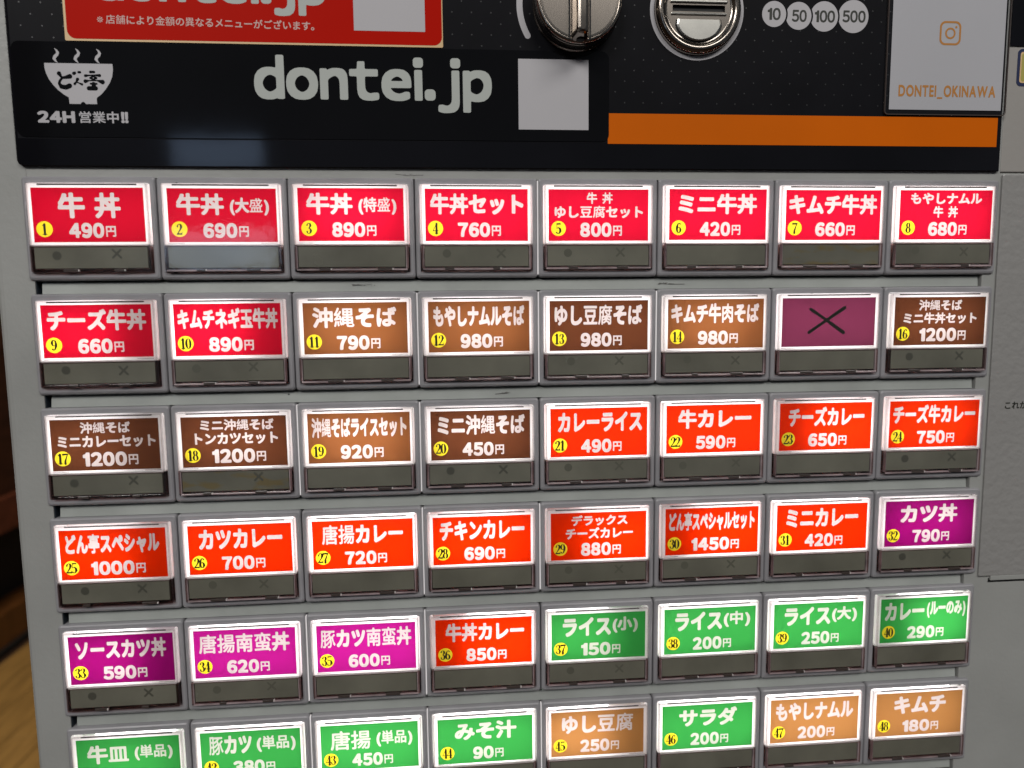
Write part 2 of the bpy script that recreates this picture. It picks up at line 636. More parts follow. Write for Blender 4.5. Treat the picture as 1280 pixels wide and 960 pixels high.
def strokes_field(paths, x0, x1, y0, y1, res):
    """distance field of variable-width strokes; path = [(x, y, halfwidth), ...]"""
    nx, ny = int((x1 - x0) * res), int((y1 - y0) * res)
    gx, gy = x0 + (np.arange(nx) + 0.5) / res, y0 + (np.arange(ny) + 0.5) / res
    GX, GY = np.meshgrid(gx, gy)
    F = np.full(GX.shape, 9.0)
    for path in paths:
        if len(path) == 1:
            path = path * 2
        for (ax_, ay, aw), (bx, by, bw) in zip(path, path[1:]):
            dx, dy = bx - ax_, by - ay
            l2 = dx * dx + dy * dy + 1e-9
            t = np.clip(((GX - ax_) * dx + (GY - ay) * dy) / l2, 0, 1)
            F = np.minimum(F, np.hypot(GX - ax_ - t * dx, GY - ay - t * dy) - (aw + t * (bw - aw)))
    return F, GX, GY


def field_loops(F, x0, y0, res):
    return [np.stack([x0 + (p[:, 0] + 0.5) / res, y0 + (p[:, 1] + 0.5) / res], 1) for p in march(F, 0.0)]


def ell(cx, cy, rx, ry, thick, thin, n=20):
    return [(cx + rx * math.cos(a), cy + ry * math.sin(a), thin + (thick - thin) * abs(math.cos(a)) ** 1.5)
            for a in [2 * math.pi * k / n for k in range(n + 1)]]


SIX = [(.42, .86, .05), (.34, .97, .02), (.2, .88, .04), (.1, .6, .07), (.08, .35, .075), (.14, .1, .05), (.27, .01, .02),
       (.4, .08, .05), (.46, .28, .075), (.4, .48, .05), (.27, .56, .02), (.12, .45, .03)]
SERIF = {
    '0': [ell(.27, .5, .19, .48, .08, .02)],
    '1': [[(.28, .03, .075), (.28, .93, .075)], [(.1, .02, .025), (.46, .02, .025)], [(.1, .82, .025), (.28, .96, .03)]],
    '2': [[(.09, .74, .055), (.12, .88, .03), (.25, .98, .02), (.4, .9, .06), (.44, .72, .08), (.36, .5, .05), (.18, .22, .03), (.06, .06, .03)],
          [(.06, .05, .05), (.46, .05, .05)], [(.46, .05, .03), (.5, .24, .015)]],
    '3': [[(.09, .8, .055), (.13, .93, .025), (.25, .98, .02), (.38, .9, .06), (.4, .74, .075), (.3, .56, .03), (.2, .53, .02)],
          [(.2, .53, .02), (.36, .48, .04), (.44, .28, .08), (.38, .08, .05), (.24, .01, .02), (.11, .06, .03), (.08, .2, .055)]],
    '4': [[(.36, .02, .07), (.36, .95, .07)], [(.36, .97, .02), (.03, .3, .02)], [(.03, .28, .028), (.54, .28, .028)], [(.22, .02, .02), (.5, .02, .02)]],
    '5': [[(.12, .95, .05), (.44, .95, .05)], [(.12, .95, .02), (.1, .5, .02)],
          [(.1, .5, .02), (.28, .6, .03), (.43, .45, .07), (.45, .25, .08), (.36, .06, .04), (.2, .01, .02), (.08, .1, .055)]],
    '6': [SIX],
    '7': [[(.06, .93, .06), (.48, .93, .06)], [(.06, .95, .03), (.05, .76, .015)], [(.5, .95, .02), (.32, .5, .045), (.24, .25, .065), (.24, .02, .08)]],
    '8': [ell(.27, .75, .15, .22, .065, .02), ell(.27, .27, .19, .26, .07, .02)],
    '9': [[(.54 - a, 1 - b, w) for a, b, w in SIX]],
}


def number_loops(num, cx, cy, h):
    t = str(num)
    adv = 0.56 if len(t) == 1 else 0.5
    paths = []
    for k, chh in enumerate(t):
        for p in SERIF[chh]:
            paths.append([((x - 0.27 + (k - (len(t) - 1) / 2) * adv) * h, (y - 0.5) * h, w * h * 1.4) for x, y, w in p])
    F, _, _ = strokes_field(paths, -h, h, -h, h, 14)
    return [q + np.array([cx, cy]) for q in field_loops(F, -h, -h, 14)]


# ------------------------------------------------------------------ the machine
face = link('vending_machine', None, loc=V(0, 0, 0), cat='vending machine',
            label='grey enamel meal ticket machine front with black upper panel and rows of button openings')
FX0, FX1 = -10.7, 470.0
# left and right borders, header, of the lower door; all front faces at z = -1
MB().loft([rr(FX0, 1.5, -900, 330, 1.2, 3, -300), rr(FX0, 1.5, -900, 330, 1.2, 3, -3.5), rr(FX0 + .5, 1.5, -900, 330, 1.2, 3, -2.0),
           rr(FX0 + 1.6, 1.4, -900, 330, 1, 3, -1.2), rr(FX0 + 2.8, 1.4, -900, 330, .8, 3, -1.0)], True, True).build('side_border', M['face'], face)
MB().box(1.5, 320.5, -0.3, 330, -30, -1.0, 0).build('header_plate', M['face'], face)
MB().box(316.2, FX1, -900, 2.55, -30, -1.05, 0.3).build('door_panel', M['face'], face)
MB().box(320.5, FX1, 2.85, 330, -30, -0.9, 0.4).build('upper_plate', M['face_warm'], face)
MB().box(-10, FX1, -900, 330, -300, -31, 0).build('cabinet', M['face'], face)
MB().box(-12, FX1, -1340, -900, -300, -2, 3).build('lower_door', M['face'], face)
MB().quad(1.4, 316.3, -330, 0, -9).build('opening_back', M['slot_black'], face)
# thin upright lining in the left gap of the opening
MB().box(1.4, 1.7, -330, -0.3, -9, -1.4).build('opening_edge', M['blue_gap'], face)
# rails between the button rows
for r in range(-1, 7):
    yt = -36.05 * r - 31.9
    if r == -1:
        continue
    rail = MB()
    a, b = yt - 0.3, yt - 4.25
    rail.loft([[(2.8, a, -8), (2.8, b, -8), (315.6, b, -8), (315.6, a, -8)][::-1],
               [(2.8, a, -3.2), (2.8, b, -3.2), (315.6, b, -3.2), (315.6, a, -3.2)][::-1],
               [(2.9, a - .35, -2.3), (2.9, b + .2, -1.9), (315.5, b + .2, -1.9), (315.5, a - .35, -2.3)][::-1]], True, True)
    rail.build('rail', M['strip'], face)
# rubbed dark scuffs on the enamel
for x, y, z, w, sd in ((118.5, 1.0, -.97, 4.5, 3), (103, -33.9, -1.85, 4, 5), (205, -34.2, -1.85, 5, 8), (148, -70.3, -1.85, 3, 2)):
    rq = random.Random(sd)
    ps = [[(x + rq.uniform(-w, w), y + rq.uniform(-.35, .35), .03), (x + rq.uniform(-w, w), y + rq.uniform(-.35, .35), .09)] for _ in range(7)]
    F, _, _ = strokes_field(ps, x - w - 1, x + w + 1, y - 1, y + 1, 10)
    link('scuff', fill_mesh('scuff', field_loops(F, x - w - 1, y - 1, 10), z, M['scuff']), face)
# slot seam under the textured sheet at the right
MB().box(325.4, 470, -143.9, -142.3, -1.6, -1.0, 0).build('seam_slot', M['slot_black'], face)
MB().box(325.9, 470, -143.0, -141.2, -1.0, -0.3, 0.2).build('seam_lip', M['face'], face)

# textured sheet on the right border with the start of a printed line
sh = link('panel_sheet', None, loc=V(0, 0, 0), cat='panel',
          label='rough grey plastic sheet with small black text covering the right border beside the buttons')
MB().loft([rr(321.2, 470, -141.3, 2.0, 0.4, 2, -1.05), rr(321.2, 470, -141.3, 2.0, 0.4, 2, -0.45), rr(321.5, 470, -141.0, 1.7, .3, 2, -0.3)], True, True).build('sheet', M['sheet'], sh)
link('printed_text', fill_mesh('printed_text', place(line_loops('これか', 0.03), 327.2, 335.6, -79.6, -77.0), -0.28, M['ink']), sh)

# black upper panel
RB = (0.3, 0.3, 0.3, 2.2)
MB().loft([rr(-0.4, 319.3, 2.9, 320, RB, 5, -1.0), rr(-0.4, 319.3, 2.9, 320, RB, 5, -0.1), rr(-0.1, 319.0, 3.2, 320, RB, 5, 0.15)], True, True
          ).build('black_panel', M['black_panel'], face)
MB().box(0.6, 318.0, 11.2, 319, 0.15, 0.19, 0).build('panel_print', M['panel_print'], face)
dots = MB()
for j in range(30):
    for i in range(52):
        x, y = 4 + 6.15 * i + (3.07 if j % 2 else 0), 24 + 3.35 * j
        if x < 316 and y < 90:
            k = dots.pts(circ(x, y, 0.26, 0.22, 6))
            dots.f.append(tuple(k))
d_ = dots.build('dot_pattern', M['dot'], face)
d_['kind'] = 'stuff'
MB().box(183.0, 317.6, 11.0, 20.6, 0.19, 0.26, 0).build('orange_stripe', M['orange_band'], face)

# denomination discs 10 50 100 500
coins = [(237.9, 52.5, 4.05, '10'), (246.2, 52.1, 4.35, '50'), (254.9, 52.1, 4.75, '100'), (264.9, 52.3, 5.2, '500')]
for k, (cx, cy, r_, t) in enumerate(coins):
    F, GX, GY = strokes_field([[(cx, cy, r_)]], cx - 6, cx + 6, cy - 6, cy + 6, 9)
    if k:
        px_, py_, pr, _ = coins[k - 1]
        F = np.maximum(F, (pr + 0.55) - np.hypot(GX - px_, GY - py_))
    d_ = link('coin_mark', fill_mesh('coin_mark', field_loops(F, cx - 6, cy - 6, 9), 0.24, M['grey_print']), face,
              label='pale grey printed disc reading ' + t)
    wd = {2: 4.4, 3: 6.9}[len(t)]
    if t == '50':
        wd = 5.0
    if t == '500':
        wd = 7.9
    ox = 0.25 if k else 0
    link('numeral', fill_mesh('numeral', place(line_loops(t, 0.03, 0.03), cx - wd / 2 + ox, cx + wd / 2 + ox, cy - 1.9, cy + 1.9), 0.27, M['ink']), d_)
# curved mark left of the knob
F, GX, GY = strokes_field([[(173.4 + 18.9 * math.cos(a), 53.6 + 18.9 * math.sin(a), 0.95) for a in
                            [math.radians(t) for t in range(110, 214, 4)]]], 150, 180, 36, 76, 6)
link('turn_mark', fill_mesh('turn_mark', field_loops(np.maximum(F, -((GX - 173.4) * math.sin(math.radians(30)) * -1 + 99)), 150, 36, 6), 0.24, M['grey_print']), face)

# coin slot
cs = link('coin_slot', None, loc=V(212.1, 53.0, 0), cat='coin slot',
          label='round chrome coin slot with a dark slit, printed grey ring around it')
MB().ring([circ(0, 0, 15.5, .15), circ(0, 0, 15.5, .32), circ(0, 0, 14.2, .32), circ(0, 0, 14.2, .15)]).build('printed_ring', M['grey_print'], cs)
prof = [(14.1, 0.2), (14.1, 1.4), (13.8, 2.2), (13.1, 2.9), (12.3, 3.1), (11.7, 2.8), (11.2, 2.2), (10.8, 1.9), (10.3, 1.9)]
MB().loft([circ(0, 0, r_, z) for r_, z in prof], False, False).build('chrome_rim', M['chrome_dark'], cs, smooth=True)
# dished plate with a slit, as a sheet with a hole
loops = [np.array([(p[0], p[1]) for p in circ(0, 0, 10.4, 0)]), np.array([(-8.6, -1.0), (8.6, -1.0), (8.6, 0.95), (-8.6, 0.95)])]
link('slot_plate', fill_mesh('slot_plate', loops, 1.95, M['chrome']), cs)
MB().quad(-9.5, 9.5, -2, 2, 0.9).build('slit', M['slot_black'], cs)
MB().box(-9.4, 9.4, 1.55, 2.6, 1.9, 2.5, .3).build('ridge', M['steel'], cs)
MB().box(-9.2, 9.2, -2.2, -1.4, 1.9, 2.4, .3).build('ridge', M['steel'], cs)


def dshape(s, z):
    out = [(7.0 * s, -3.6 + (1 - s) * -1.5, z), (-7.0 * s, -3.6 + (1 - s) * -1.5, z)]
    for k in range(0, 17):
        a = math.radians(190 + 160 * k / 16)
        out.append((7.4 * s * math.cos(a), -4.2 + 6.0 * s * math.sin(a), z))
    return out[::-1]


MB().loft([dshape(1.06, 1.97), dshape(1.06, 2.02)]).build('groove', M['slot_black'], cs)
MB().loft([dshape(1.0, 2.0), dshape(1.0, 2.5), dshape(.93, 2.75)]).build('push_plate', M['steel'], cs, smooth=False)

# return knob
kn = link('return_knob', None, loc=V(172.5, 53.1, 0), cat='knob',
          label='round chrome turning knob with an upright grip bar at the top edge')
prof = [(13.8, .2), (13.9, 1.0), (13.6, 1.6), (13.6, 5.6), (13.4, 6.4), (12.9, 7.1), (12.2, 7.5), (11.6, 7.55)]
MB().loft([circ(0, 0, r_, z, 96) for r_, z in prof]).build('knob_body', M['chrome'], kn, smooth=False)
MB().ring([circ(0, 0, 13.62, 6.0, 96), circ(0, 0, 13.3, 6.9, 96), circ(0, 0, 12.5, 7.6, 96), circ(0, 0, 12.2, 7.3, 96)]).build('polished_edge', M['chrome_dark'], kn, smooth=True)
g = MB()
for z, s, yy in ((7.3, 3.1, 12.9), (8.6, 2.9, 12.8), (11.5, 2.2, 12.4), (13.0, 1.9, 12.0), (13.6, 1.3, 11.4)):
    pass
g.loft([rr(-2.9, 2.9, -12.9, 12.9, 1.6, 4, 7.2), rr(-2.6, 2.6, -12.8, 12.8, 1.6, 4, 9.0), rr(-1.9, 1.9, -12.5, 12.5, 1.5, 4, 12.4),
        rr(-1.5, 1.5, -12.2, 12.2, 1.2, 4, 13.2), rr(-.8, .8, -11.6, 11.6, .7, 4, 13.5)], False, True)
g.build('grip_bar', M['chrome_dark'], kn, smooth=False)
MB().box(-3.5, -3.0, -12.4, 12.4, 7.2, 7.62).build('grip_groove', M['slot_black'], kn)
MB().box(3.0, 3.5, -12.4, 12.4, 7.2, 7.62).build('grip_groove', M['slot_black'], kn)
MB().loft([[(p[0] * 1, -12.9 + p[2], 8.6 + p[1]) for p in circ(0, 0, 1.3, 0, 20)], [(p[0], -13.15, 8.6 + p[1]) for p in circ(0, 0, 1.3, 0, 20)]]).build('screw_hole', M['slot_black'], kn)

# dark window and yellow sticker at the upper right edge
wi = link('display_window', None, loc=V(0, 0, 0), cat='window', label='black square window edge at the top right corner of the machine front')
MB().box(321.2, 380, 44.3, 100, -0.9, -0.5, .15).build('window_glass', M['black_panel'], wi)
ys = link('yellow_sticker', None, loc=V(0, 0, 0), cat='sticker', label='yellow sticker with navy rounded border below the black window, right edge')
MB().box(324.3, 372, 31.4, 43.6, -0.9, -0.8, 0).loft([rr(324.3, 372, 31.4, 43.6, 1.6, 5, -.9), rr(324.3, 372, 31.4, 43.6, 1.6, 5, -.78)])
MB().loft([rr(324.3, 372, 31.4, 43.6, 1.6, 5, -.9), rr(324.3, 372, 31.4, 43.6, 1.6, 5, -.80)]).build('border', M['blue_ink'], ys)
MB().loft([rr(325.3, 371, 32.5, 42.6, .8, 4, -.8), rr(325.3, 371, 32.5, 42.6, .8, 4, -.76)]).build('inner_line', M['cream'], ys)
MB().loft([rr(325.8, 370.5, 33.0, 42.1, .6, 4, -.76), rr(325.8, 370.5, 33.0, 42.1, .6, 4, -.72)]).build('yellow_field', M['yellow_sticker'], ys)

# ------------------------------------------------------------------ stickers
bs = link('black_sticker', None, loc=V(0, 0, 0), cat='sticker', label='glossy black sticker with bowl emblem, 24H notice and large grey dontei.jp')
MB().loft([rr(0.7, 183.3, 11.6, 39.6, 2.2, 5, 0.2), rr(0.7, 183.3, 11.6, 39.6, 2.2, 5, 0.40)], False, True).build('vinyl', M['black_vinyl'], bs)
ZS = 0.42
link('web_address', fill_mesh('web_address', place(line_loops('dontei.jp', 0.036, 0.035), 71.6, 145.4, 20.0, 36.9), ZS, M['sage_print']), bs)
MB().quad(153.9, 176.6, 15.2, 37.0, ZS).build('blank_white_square', M['grey_print'], bs)
k_ = 0.0295


def B(x, y, w=0.0):
    return (10.0 + (x - 212) * k_, 33.3 - (y - 243) * k_, w * k_)


body = [(212, 243), (882, 243), (885, 300), (872, 370), (845, 430), (800, 495), (755, 545), (708, 580), (703, 600), (705, 645), (432, 645),
        (430, 600), (428, 580), (385, 555), (330, 510), (285, 460), (245, 400), (222, 340), (212, 290)]
poly = np.array([B(x, y)[:2] for x, y in body])
inside = [
    [(350, 345, 22), (366, 372, 13), (378, 388, 12), (415, 382, 17), (455, 372, 24)],
    [(378, 388, 12), (352, 420, 13), (345, 445, 14), (365, 475, 22), (410, 482, 24), (445, 466, 25)],
    [(495, 342, 17), (505, 338, 15)], [(543, 330, 13), (558, 330, 12)],
    [(528, 400, 17), (515, 425, 8), (498, 446, 14)], [(515, 425, 8), (540, 438, 6), (568, 450, 13)],
    [(660, 326, 14), (695, 326, 13)], [(608, 364, 15), (640, 360, 8), (700, 357, 8), (748, 360, 16)],
    [(655, 385, 11), (685, 368, 9), (715, 385, 11), (685, 400, 9), (655, 385, 11)],
    [(605, 418, 20), (640, 412, 7), (720, 410, 7), (772, 424, 24)],
    [(655, 442, 10), (714, 442, 10)], [(684, 446, 22), (684, 470, 22)], [(634, 488, 22), (702, 488, 22)]]
Fi, GX, GY = strokes_field([[B(*p) for p in path] for path in inside], 8, 32, 19, 35, 14)
holes = field_loops(Fi, 8, 19, 14)
# notch in the foot
ft = poly.tolist()
i645 = [k for k, (x, y) in enumerate(body) if y == 645]
nt_ = [B(592, 645)[:2], B(585, 632)[:2], B(567, 622)[:2], B(549, 632)[:2], B(540, 645)[:2]]
ft = ft[:i645[0] + 1] + [list(q) for q in nt_] + ft[i645[1]:]
link('bowl_emblem', fill_mesh('bowl_emblem', [np.array(ft)] + holes, ZS, M['grey_print']), bs)
steam = [(322, 98, 2), (342, 118, 9), (352, 140, 13), (342, 160, 15), (322, 178, 16), (312, 198, 14), (325, 220, 9), (343, 238, 2)]
for off in (0, 206, 412):
    F, _, _ = strokes_field([[B(x + off, y, w) for x, y, w in steam]], 10, 30, 32, 39, 14)
    link('steam_curl', fill_mesh('steam_curl', field_loops(F, 10, 32, 14), ZS, M['grey_print']), bs)
link('notice_text', fill_mesh('notice_text', place(line_loops('24H', 0.06, 0.03), 6.9, 17.8, 15.8, 19.3) + place(line_loops('営業中', 0.035), 19.0, 30.6, 15.8, 19.3)
                              + place(line_loops('!!', 0.05, 0.02), 31.3, 33.4, 15.9, 19.2), ZS, M['grey_print']), bs)

rs = link('red_sticker', None, loc=V(0, 0, 0), cat='sticker', label='red sticker with cream edge and small Japanese line, cut off by the top edge')
MB().loft([rr(16.6, 130.2, 39.9, 75, .4, 3, 0.2), rr(16.6, 130.2, 39.9, 75, .4, 3, 0.45)], False, True).build('cream_edge', M['cream'], rs)
MB().loft([rr(17.3, 129.9, 40.5, 75, 2.6, 6, 0.45), rr(17.3, 129.9, 40.5, 75, 2.6, 6, 0.50)], False, True).build('red_field', M['red_vinyl'], rs)
link('web_address', fill_mesh('web_address', place(line_loops('dontei.jp', 0.036, 0.035), 26.0, 94.6, 48.3, 63.9), 0.53, M['sage_print']), rs)
link('small_print', fill_mesh('small_print', place(line_loops('※', 0.0), 26.2, 28.0, 45.3, 47.0) + place(line_loops('店舗により金額の異なるメニューがございます。', 0.02), 28.8, 90.6, 44.6, 47.3, -0.012), 0.53, M['pink_print']), rs)
MB().quad(102.7, 124.7, 44.5, 70, 0.53).build('blank_white_square', M['grey_print'], rs)

pn = link('paper_notice', None, loc=V(0, 0, 0), cat='notice', label='laminated white paper notice with orange camera emblem and DONTEI_OKINAWA lettering')
MB().quad(278.4, 318.2, 22.9, 75, 0.45).build('paper', M['paper'], pn)
MB().loft([rr(276.7, 319.6, 21.2, 76, 1.2, 4, 0.3), rr(276.7, 319.6, 21.2, 76, 1.2, 4, 0.8)], False, True).build('laminate', M['laminate'], pn)
MB().ring([rr(276.6, 319.7, 21.1, 76, 1.2, 4, 0.3), rr(276.6, 319.7, 21.1, 76, 1.2, 4, 0.9), rr(276.9, 319.4, 21.4, 75.7, 1, 4, 0.9), rr(276.9, 319.4, 21.4, 75.7, 1, 4, 0.3)]
          ).build('laminate_edge', M['clip'], pn)
link('account_name', fill_mesh('account_name', place(line_loops('DONTEI_OKINAWA', 0.03, 0.10, True), 281.5, 315.9, 26.5, 30.9), 0.49, M['orange_ink']), pn)
fs = np.array
logo = [fs([(p[0], p[1]) for p in rr(295.0, 302.5, 43.8, 51.5, 1.9, 6, 0)]), fs([(p[0], p[1]) for p in rr(295.65, 301.85, 44.45, 50.85, 1.4, 6, 0)]),
        fs([(p[0], p[1]) for p in circ(298.75, 47.6, 1.85, 0, 28)]), fs([(p[0], p[1]) for p in circ(298.75, 47.6, 1.25, 0, 28)]),
        fs([(p[0], p[1]) for p in circ(300.75, 49.6, 0.38, 0, 14)])]
link('camera_emblem', fill_mesh('camera_emblem', logo, 0.49, M['orange_ink']), pn)

# ------------------------------------------------------------------ buttons
# (number, [(text, u0, u1, v0, v1)...], price, film colour, lamp level, marks 0/1/2, note)
N1 = (0.085, 0.49)          # single line, fractions of the card height from its top
U, D = (0.055, 0.28), (0.32, 0.555)
RED, RED2 = (0.30, 0.003, 0.014, 1), (0.325, 0.0035, 0.018, 1)
BRN, BRN2 = (0.068, 0.022, 0.009, 1), (0.125, 0.046, 0.015, 1)
SCA, PUR, MAG = (0.38, 0.014, 0.0006, 1), (0.155, 0.0025, 0.08, 1), (0.23, 0.006, 0.13, 1)
GRN, TAN = (0.022, 0.185, 0.036, 1), (0.225, 0.108, 0.034, 1)


def one(t, a, b):
    return [(t, a, b) + N1]


BTN = [
    (1, [('牛', .23, .47, .09, .56), ('丼', .555, .79, .09, .56)], '490', RED, .8, 2),
    (2, [('牛丼', .08, .515, .09, .50), ('(大盛)', .57, .93, .17, .50)], '690', RED, .8, 0),
    (3, [('牛丼', .08, .515, .09, .50), ('(特盛)', .57, .93, .17, .50)], '890', RED2, 1.0, 0),
    (4, one('牛丼セット', .05, .955), '760', RED2, 1.05, 1),
    (5, [('牛 丼', .38, .64) + U, ('ゆし豆腐セット', .06, .945) + D], '800', RED2, 1.0, 1),
    (6, one('ミニ牛丼', .095, .90), '420', RED2, 1.1, 0),
    (7, one('キムチ牛丼', .035, .96), '660', RED2, 1.1, 3),
    (8, [('もやしナムル', .115, .885) + U, ('牛 丼', .365, .63) + D], '680', RED2, 1.15, 1),
    (9, one('チーズ牛丼', .05, .95), '660', RED, .85, 2),
    (10, one('キムチネギ玉牛丼', .035, .97), '890', RED, 1.0, 1),
    (11, one('沖縄そば', .09, .895), '790', BRN2, 1.1, 0),
    (12, one('もやしナムルそば', .05, .95), '980', BRN2, 1.0, 0),
    (13, one('ゆし豆腐そば', .05, .94), '980', BRN, 1.0, 1),
    (14, one('キムチ牛肉そば', .035, .95), '980', BRN2, 1.05, 1),
    (15, [], None, None, .9, 0),
    (16, [('沖縄そば', .265, .735) + U, ('ミニ牛丼セット', .10, .905) + D], '1200', BRN, .9, 2),
    (17, [('沖縄そば', .275, .735) + U, ('ミニカレーセット', .06, .965) + D], '1200', BRN, .75, 2),
    (18, [('ミニ沖縄そば', .18, .88) + U, ('トンカツセット', .125, .915) + D], '1200', BRN, .95, 4),
    (19, one('沖縄そばライスセット', .04, .965), '920', BRN2, 1.15, 0),
    (20, one('ミニ沖縄そば', .07, .945), '450', BRN, 1.0, 2),
    (21, one('カレーライス', .08, .945), '490', SCA, 1.0, 1),
    (22, one('牛カレー', .125, .90), '590', SCA, 1.05, 1),
    (23, one('チーズカレー', .095, .92), '650', SCA, 1.0, 0),
    (24, one('チーズ牛カレー', .04, .957), '750', SCA, .95, 2),
    (25, one('どん亭スペシャル', .055, .935), '1000', SCA, .8, 2),
    (26, one('カツカレー', .105, .91), '700', SCA, 1.0, 1),
    (27, one('唐揚カレー', .095, .90), '720', SCA, 1.2, 0),
    (28, one('チキンカレー', .07, .935), '690', SCA, 1.1, 0),
    (29, [('デラックス', .215, .80) + U, ('チーズカレー', .155, .86) + D], '880', SCA, .95, 1),
    (30, one('どん亭スペシャルセット', .04, .96), '1450', SCA, 1.0, 1),
    (31, one('ミニカレー', .105, .90), '420', SCA, 1.05, 0),
    (32, one('カツ丼', .175, .815), '790', PUR, .9, 2),
    (33, one('ソースカツ丼', .065, .93), '590', PUR, .9, 2),
    (34, one('唐揚南蛮丼', .05, .94), '620', MAG, 1.0, 1),
    (35, one('豚カツ南蛮丼', .04, .957), '600', MAG, 1.1, 0),
    (36, one('牛丼カレー', .105, .92), '850', SCA, 1.05, 0),
    (37, [('ライス', .12, .63) + N1, ('(小)', .65, .92, .10, .45)], '150', GRN, .8, 1),
    (38, [('ライス', .12, .63) + N1, ('(中)', .65, .94, .10, .45)], '200', GRN, 1.05, 0),
    (39, [('ライス', .12, .63) + N1, ('(大)', .65, .93, .10, .45)], '250', GRN, 1.1, 0),
    (40, [('カレー', .05, .50) + N1, ('(ルーのみ)', .53, .975, .10, .47)], '290', GRN, 1.0, 0),
    (41, [('牛皿', .10, .50, .13, .53), ('(単品)', .56, .93, .17, .50)], None, GRN, .8, 0),
    (42, [('豚カツ', .085, .51) + N1, ('(単品)', .56, .95, .13, .48)], '380', GRN, 1.0, 0),
    (43, [('唐揚', .10, .51, .13, .55), ('(単品)', .57, .94, .17, .52)], '450', GRN, 1.2, 0),
    (44, one('みそ汁', .18, .83), '90', GRN, 1.15, 0),
    (45, one('ゆし豆腐', .115, .885), '250', TAN, .9, 0),
    (46, one('サラダ', .185, .825), '200', GRN, 1.1, 0),
    (47, one('もやしナムル', .06, .94), '200', TAN, 1.15, 0),
    (48, one('キムチ', .21, .81), '180', TAN, 1.0, 0),
]
ROWCOL = ['red', 'red', 'brown', 'orange red', 'purple', 'green']
CX0, CX1, CY0, CY1 = 3.45, 36.65, -20.1, -3.55       # card rectangle in a cell (y down is negative)

DISH = {1: 'plain beef bowl at the far left of the top row', 2: 'large beef bowl', 3: 'extra large beef bowl', 4: 'beef bowl set',
        5: 'beef bowl with soft tofu set', 6: 'mini beef bowl', 7: 'kimchi beef bowl', 8: 'bean sprout namul beef bowl, last in top row',
        9: 'cheese beef bowl', 10: 'kimchi, leek and egg beef bowl', 11: 'Okinawa soba', 12: 'bean sprout namul soba', 13: 'soft tofu soba',
        14: 'kimchi beef soba', 16: 'Okinawa soba with mini beef bowl', 17: 'Okinawa soba with mini curry', 18: 'mini Okinawa soba with pork cutlet',
        19: 'Okinawa soba with rice', 20: 'mini Okinawa soba alone', 21: 'curry rice', 22: 'beef curry', 23: 'cheese curry', 24: 'cheese and beef curry',
        25: 'house special, left end of fourth row', 26: 'cutlet curry', 27: 'fried chicken curry', 28: 'chicken curry', 29: 'deluxe cheese curry',
        30: 'house special set', 31: 'mini curry', 32: 'cutlet bowl, right end of fourth row', 33: 'sauce cutlet bowl', 34: 'fried chicken nanban bowl',
        35: 'pork cutlet nanban bowl', 36: 'beef bowl curry', 37: 'small rice', 38: 'medium rice', 39: 'large rice', 40: 'curry roux only',
        41: 'beef plate at the lower left corner', 42: 'pork cutlet alone', 43: 'fried chicken alone', 44: 'miso soup', 45: 'soft tofu',
        46: 'salad', 47: 'bean sprout namul side', 48: 'kimchi side, lower right'}
# shared part meshes -------------------------------------------------
OUT = [(0.12, 39.88, -31.9, 0.0, 1.0, -7.0), (0.12, 39.88, -31.9, 0.0, 1.0, -0.9), (0.3, 39.7, -31.5, -0.15, .9, -0.3), (0.75, 39.25, -30.9, -0.55, .8, 0.0)]
INN = [(1.55, 38.25, -30.05, -1.95, .6, 0.0), (1.75, 38.05, -29.85, -2.1, .5, -0.35), (1.8, 38.0, -29.8, -2.15, .5, -7.0)]
bz = MB()
lp = [rr(a, b, c, d, r_, 4, z) for a, b, c, d, r_, z in OUT + INN]
bz.loft(lp, False, False)
me_bezel = bz.mesh('bezel', M['bezel'])
me_tub = MB().quad(1.8, 38.0, -21.0, -2.1, -6.5).mesh('lamp_housing', M['white_inner'])
me_well = MB().quad(1.8, 38.0, -29.8, -21.1, -6.4).mesh('lower_well', M['cavity'])
me_part = MB().box(1.9, 37.9, -21.1, -20.9, -6.4, 0.9).mesh('divider', M['diffuser'])
me_diff = MB().quad(1.98, 37.82, -21.25, -2.2, 0.65).mesh('light_diffuser', M['diffuser'])
me_wall = MB().box(1.95, 2.5, -21.25, -2.35, -6, 0.55).mesh('cap_side', M['wall'])
me_wall2 = MB().box(37.3, 37.85, -21.25, -2.35, -6, 0.55).mesh('cap_side', M['wall'])
me_top = MB().box(5.2, 34.6, -2.82, -2.42, 0.66, 0.78, 0).mesh('top_notch', M['clip'])
cp = MB()
cp.quad(2.1, 37.7, -28.9, -2.35, 1.65)
me_front = cp.mesh('clear_front', M['cap'])
sk = MB()
sk.ring([rr(1.95, 37.85, -29.3, -21.3, .3, 2, -5), rr(1.95, 37.85, -29.3, -21.3, .3, 2, 1.3), rr(2.5, 37.3, -28.7, -21.5, .3, 2, 1.3), rr(2.5, 37.3, -28.7, -21.5, .3, 2, -5)])
me_skirt = sk.mesh('clear_skirt', M['cap_skirt'])
me_band = MB().box(2.95, 36.75, -28.25, -21.45, -1.0, 0.9, .12).mesh('indicator_window', M['band'])
me_bandS = me_band.copy()
me_bandS.materials[0] = M['band_stain']
me_ledge = MB().box(2.7, 37.1, -21.45, -21.15, -0.2, 1.2, 0).mesh('bright_ledge', M['diffuser'])
me_lip = MB().box(2.4, 37.4, -29.35, -28.75, 0.9, 1.5, .15).mesh('lower_lip', M['lip'])
me_lipd = MB().box(3.6, 36.2, -28.95, -28.55, 0.5, 1.2, .1).mesh('lower_lip', M['cap_skirt'])
me_side = [MB().box(a, b, -28.75, -21.4, 0.4, 1.2, .1).mesh('lower_side', M['lip']) for a, b in ((2.0, 2.75), (36.95, 37.8))]
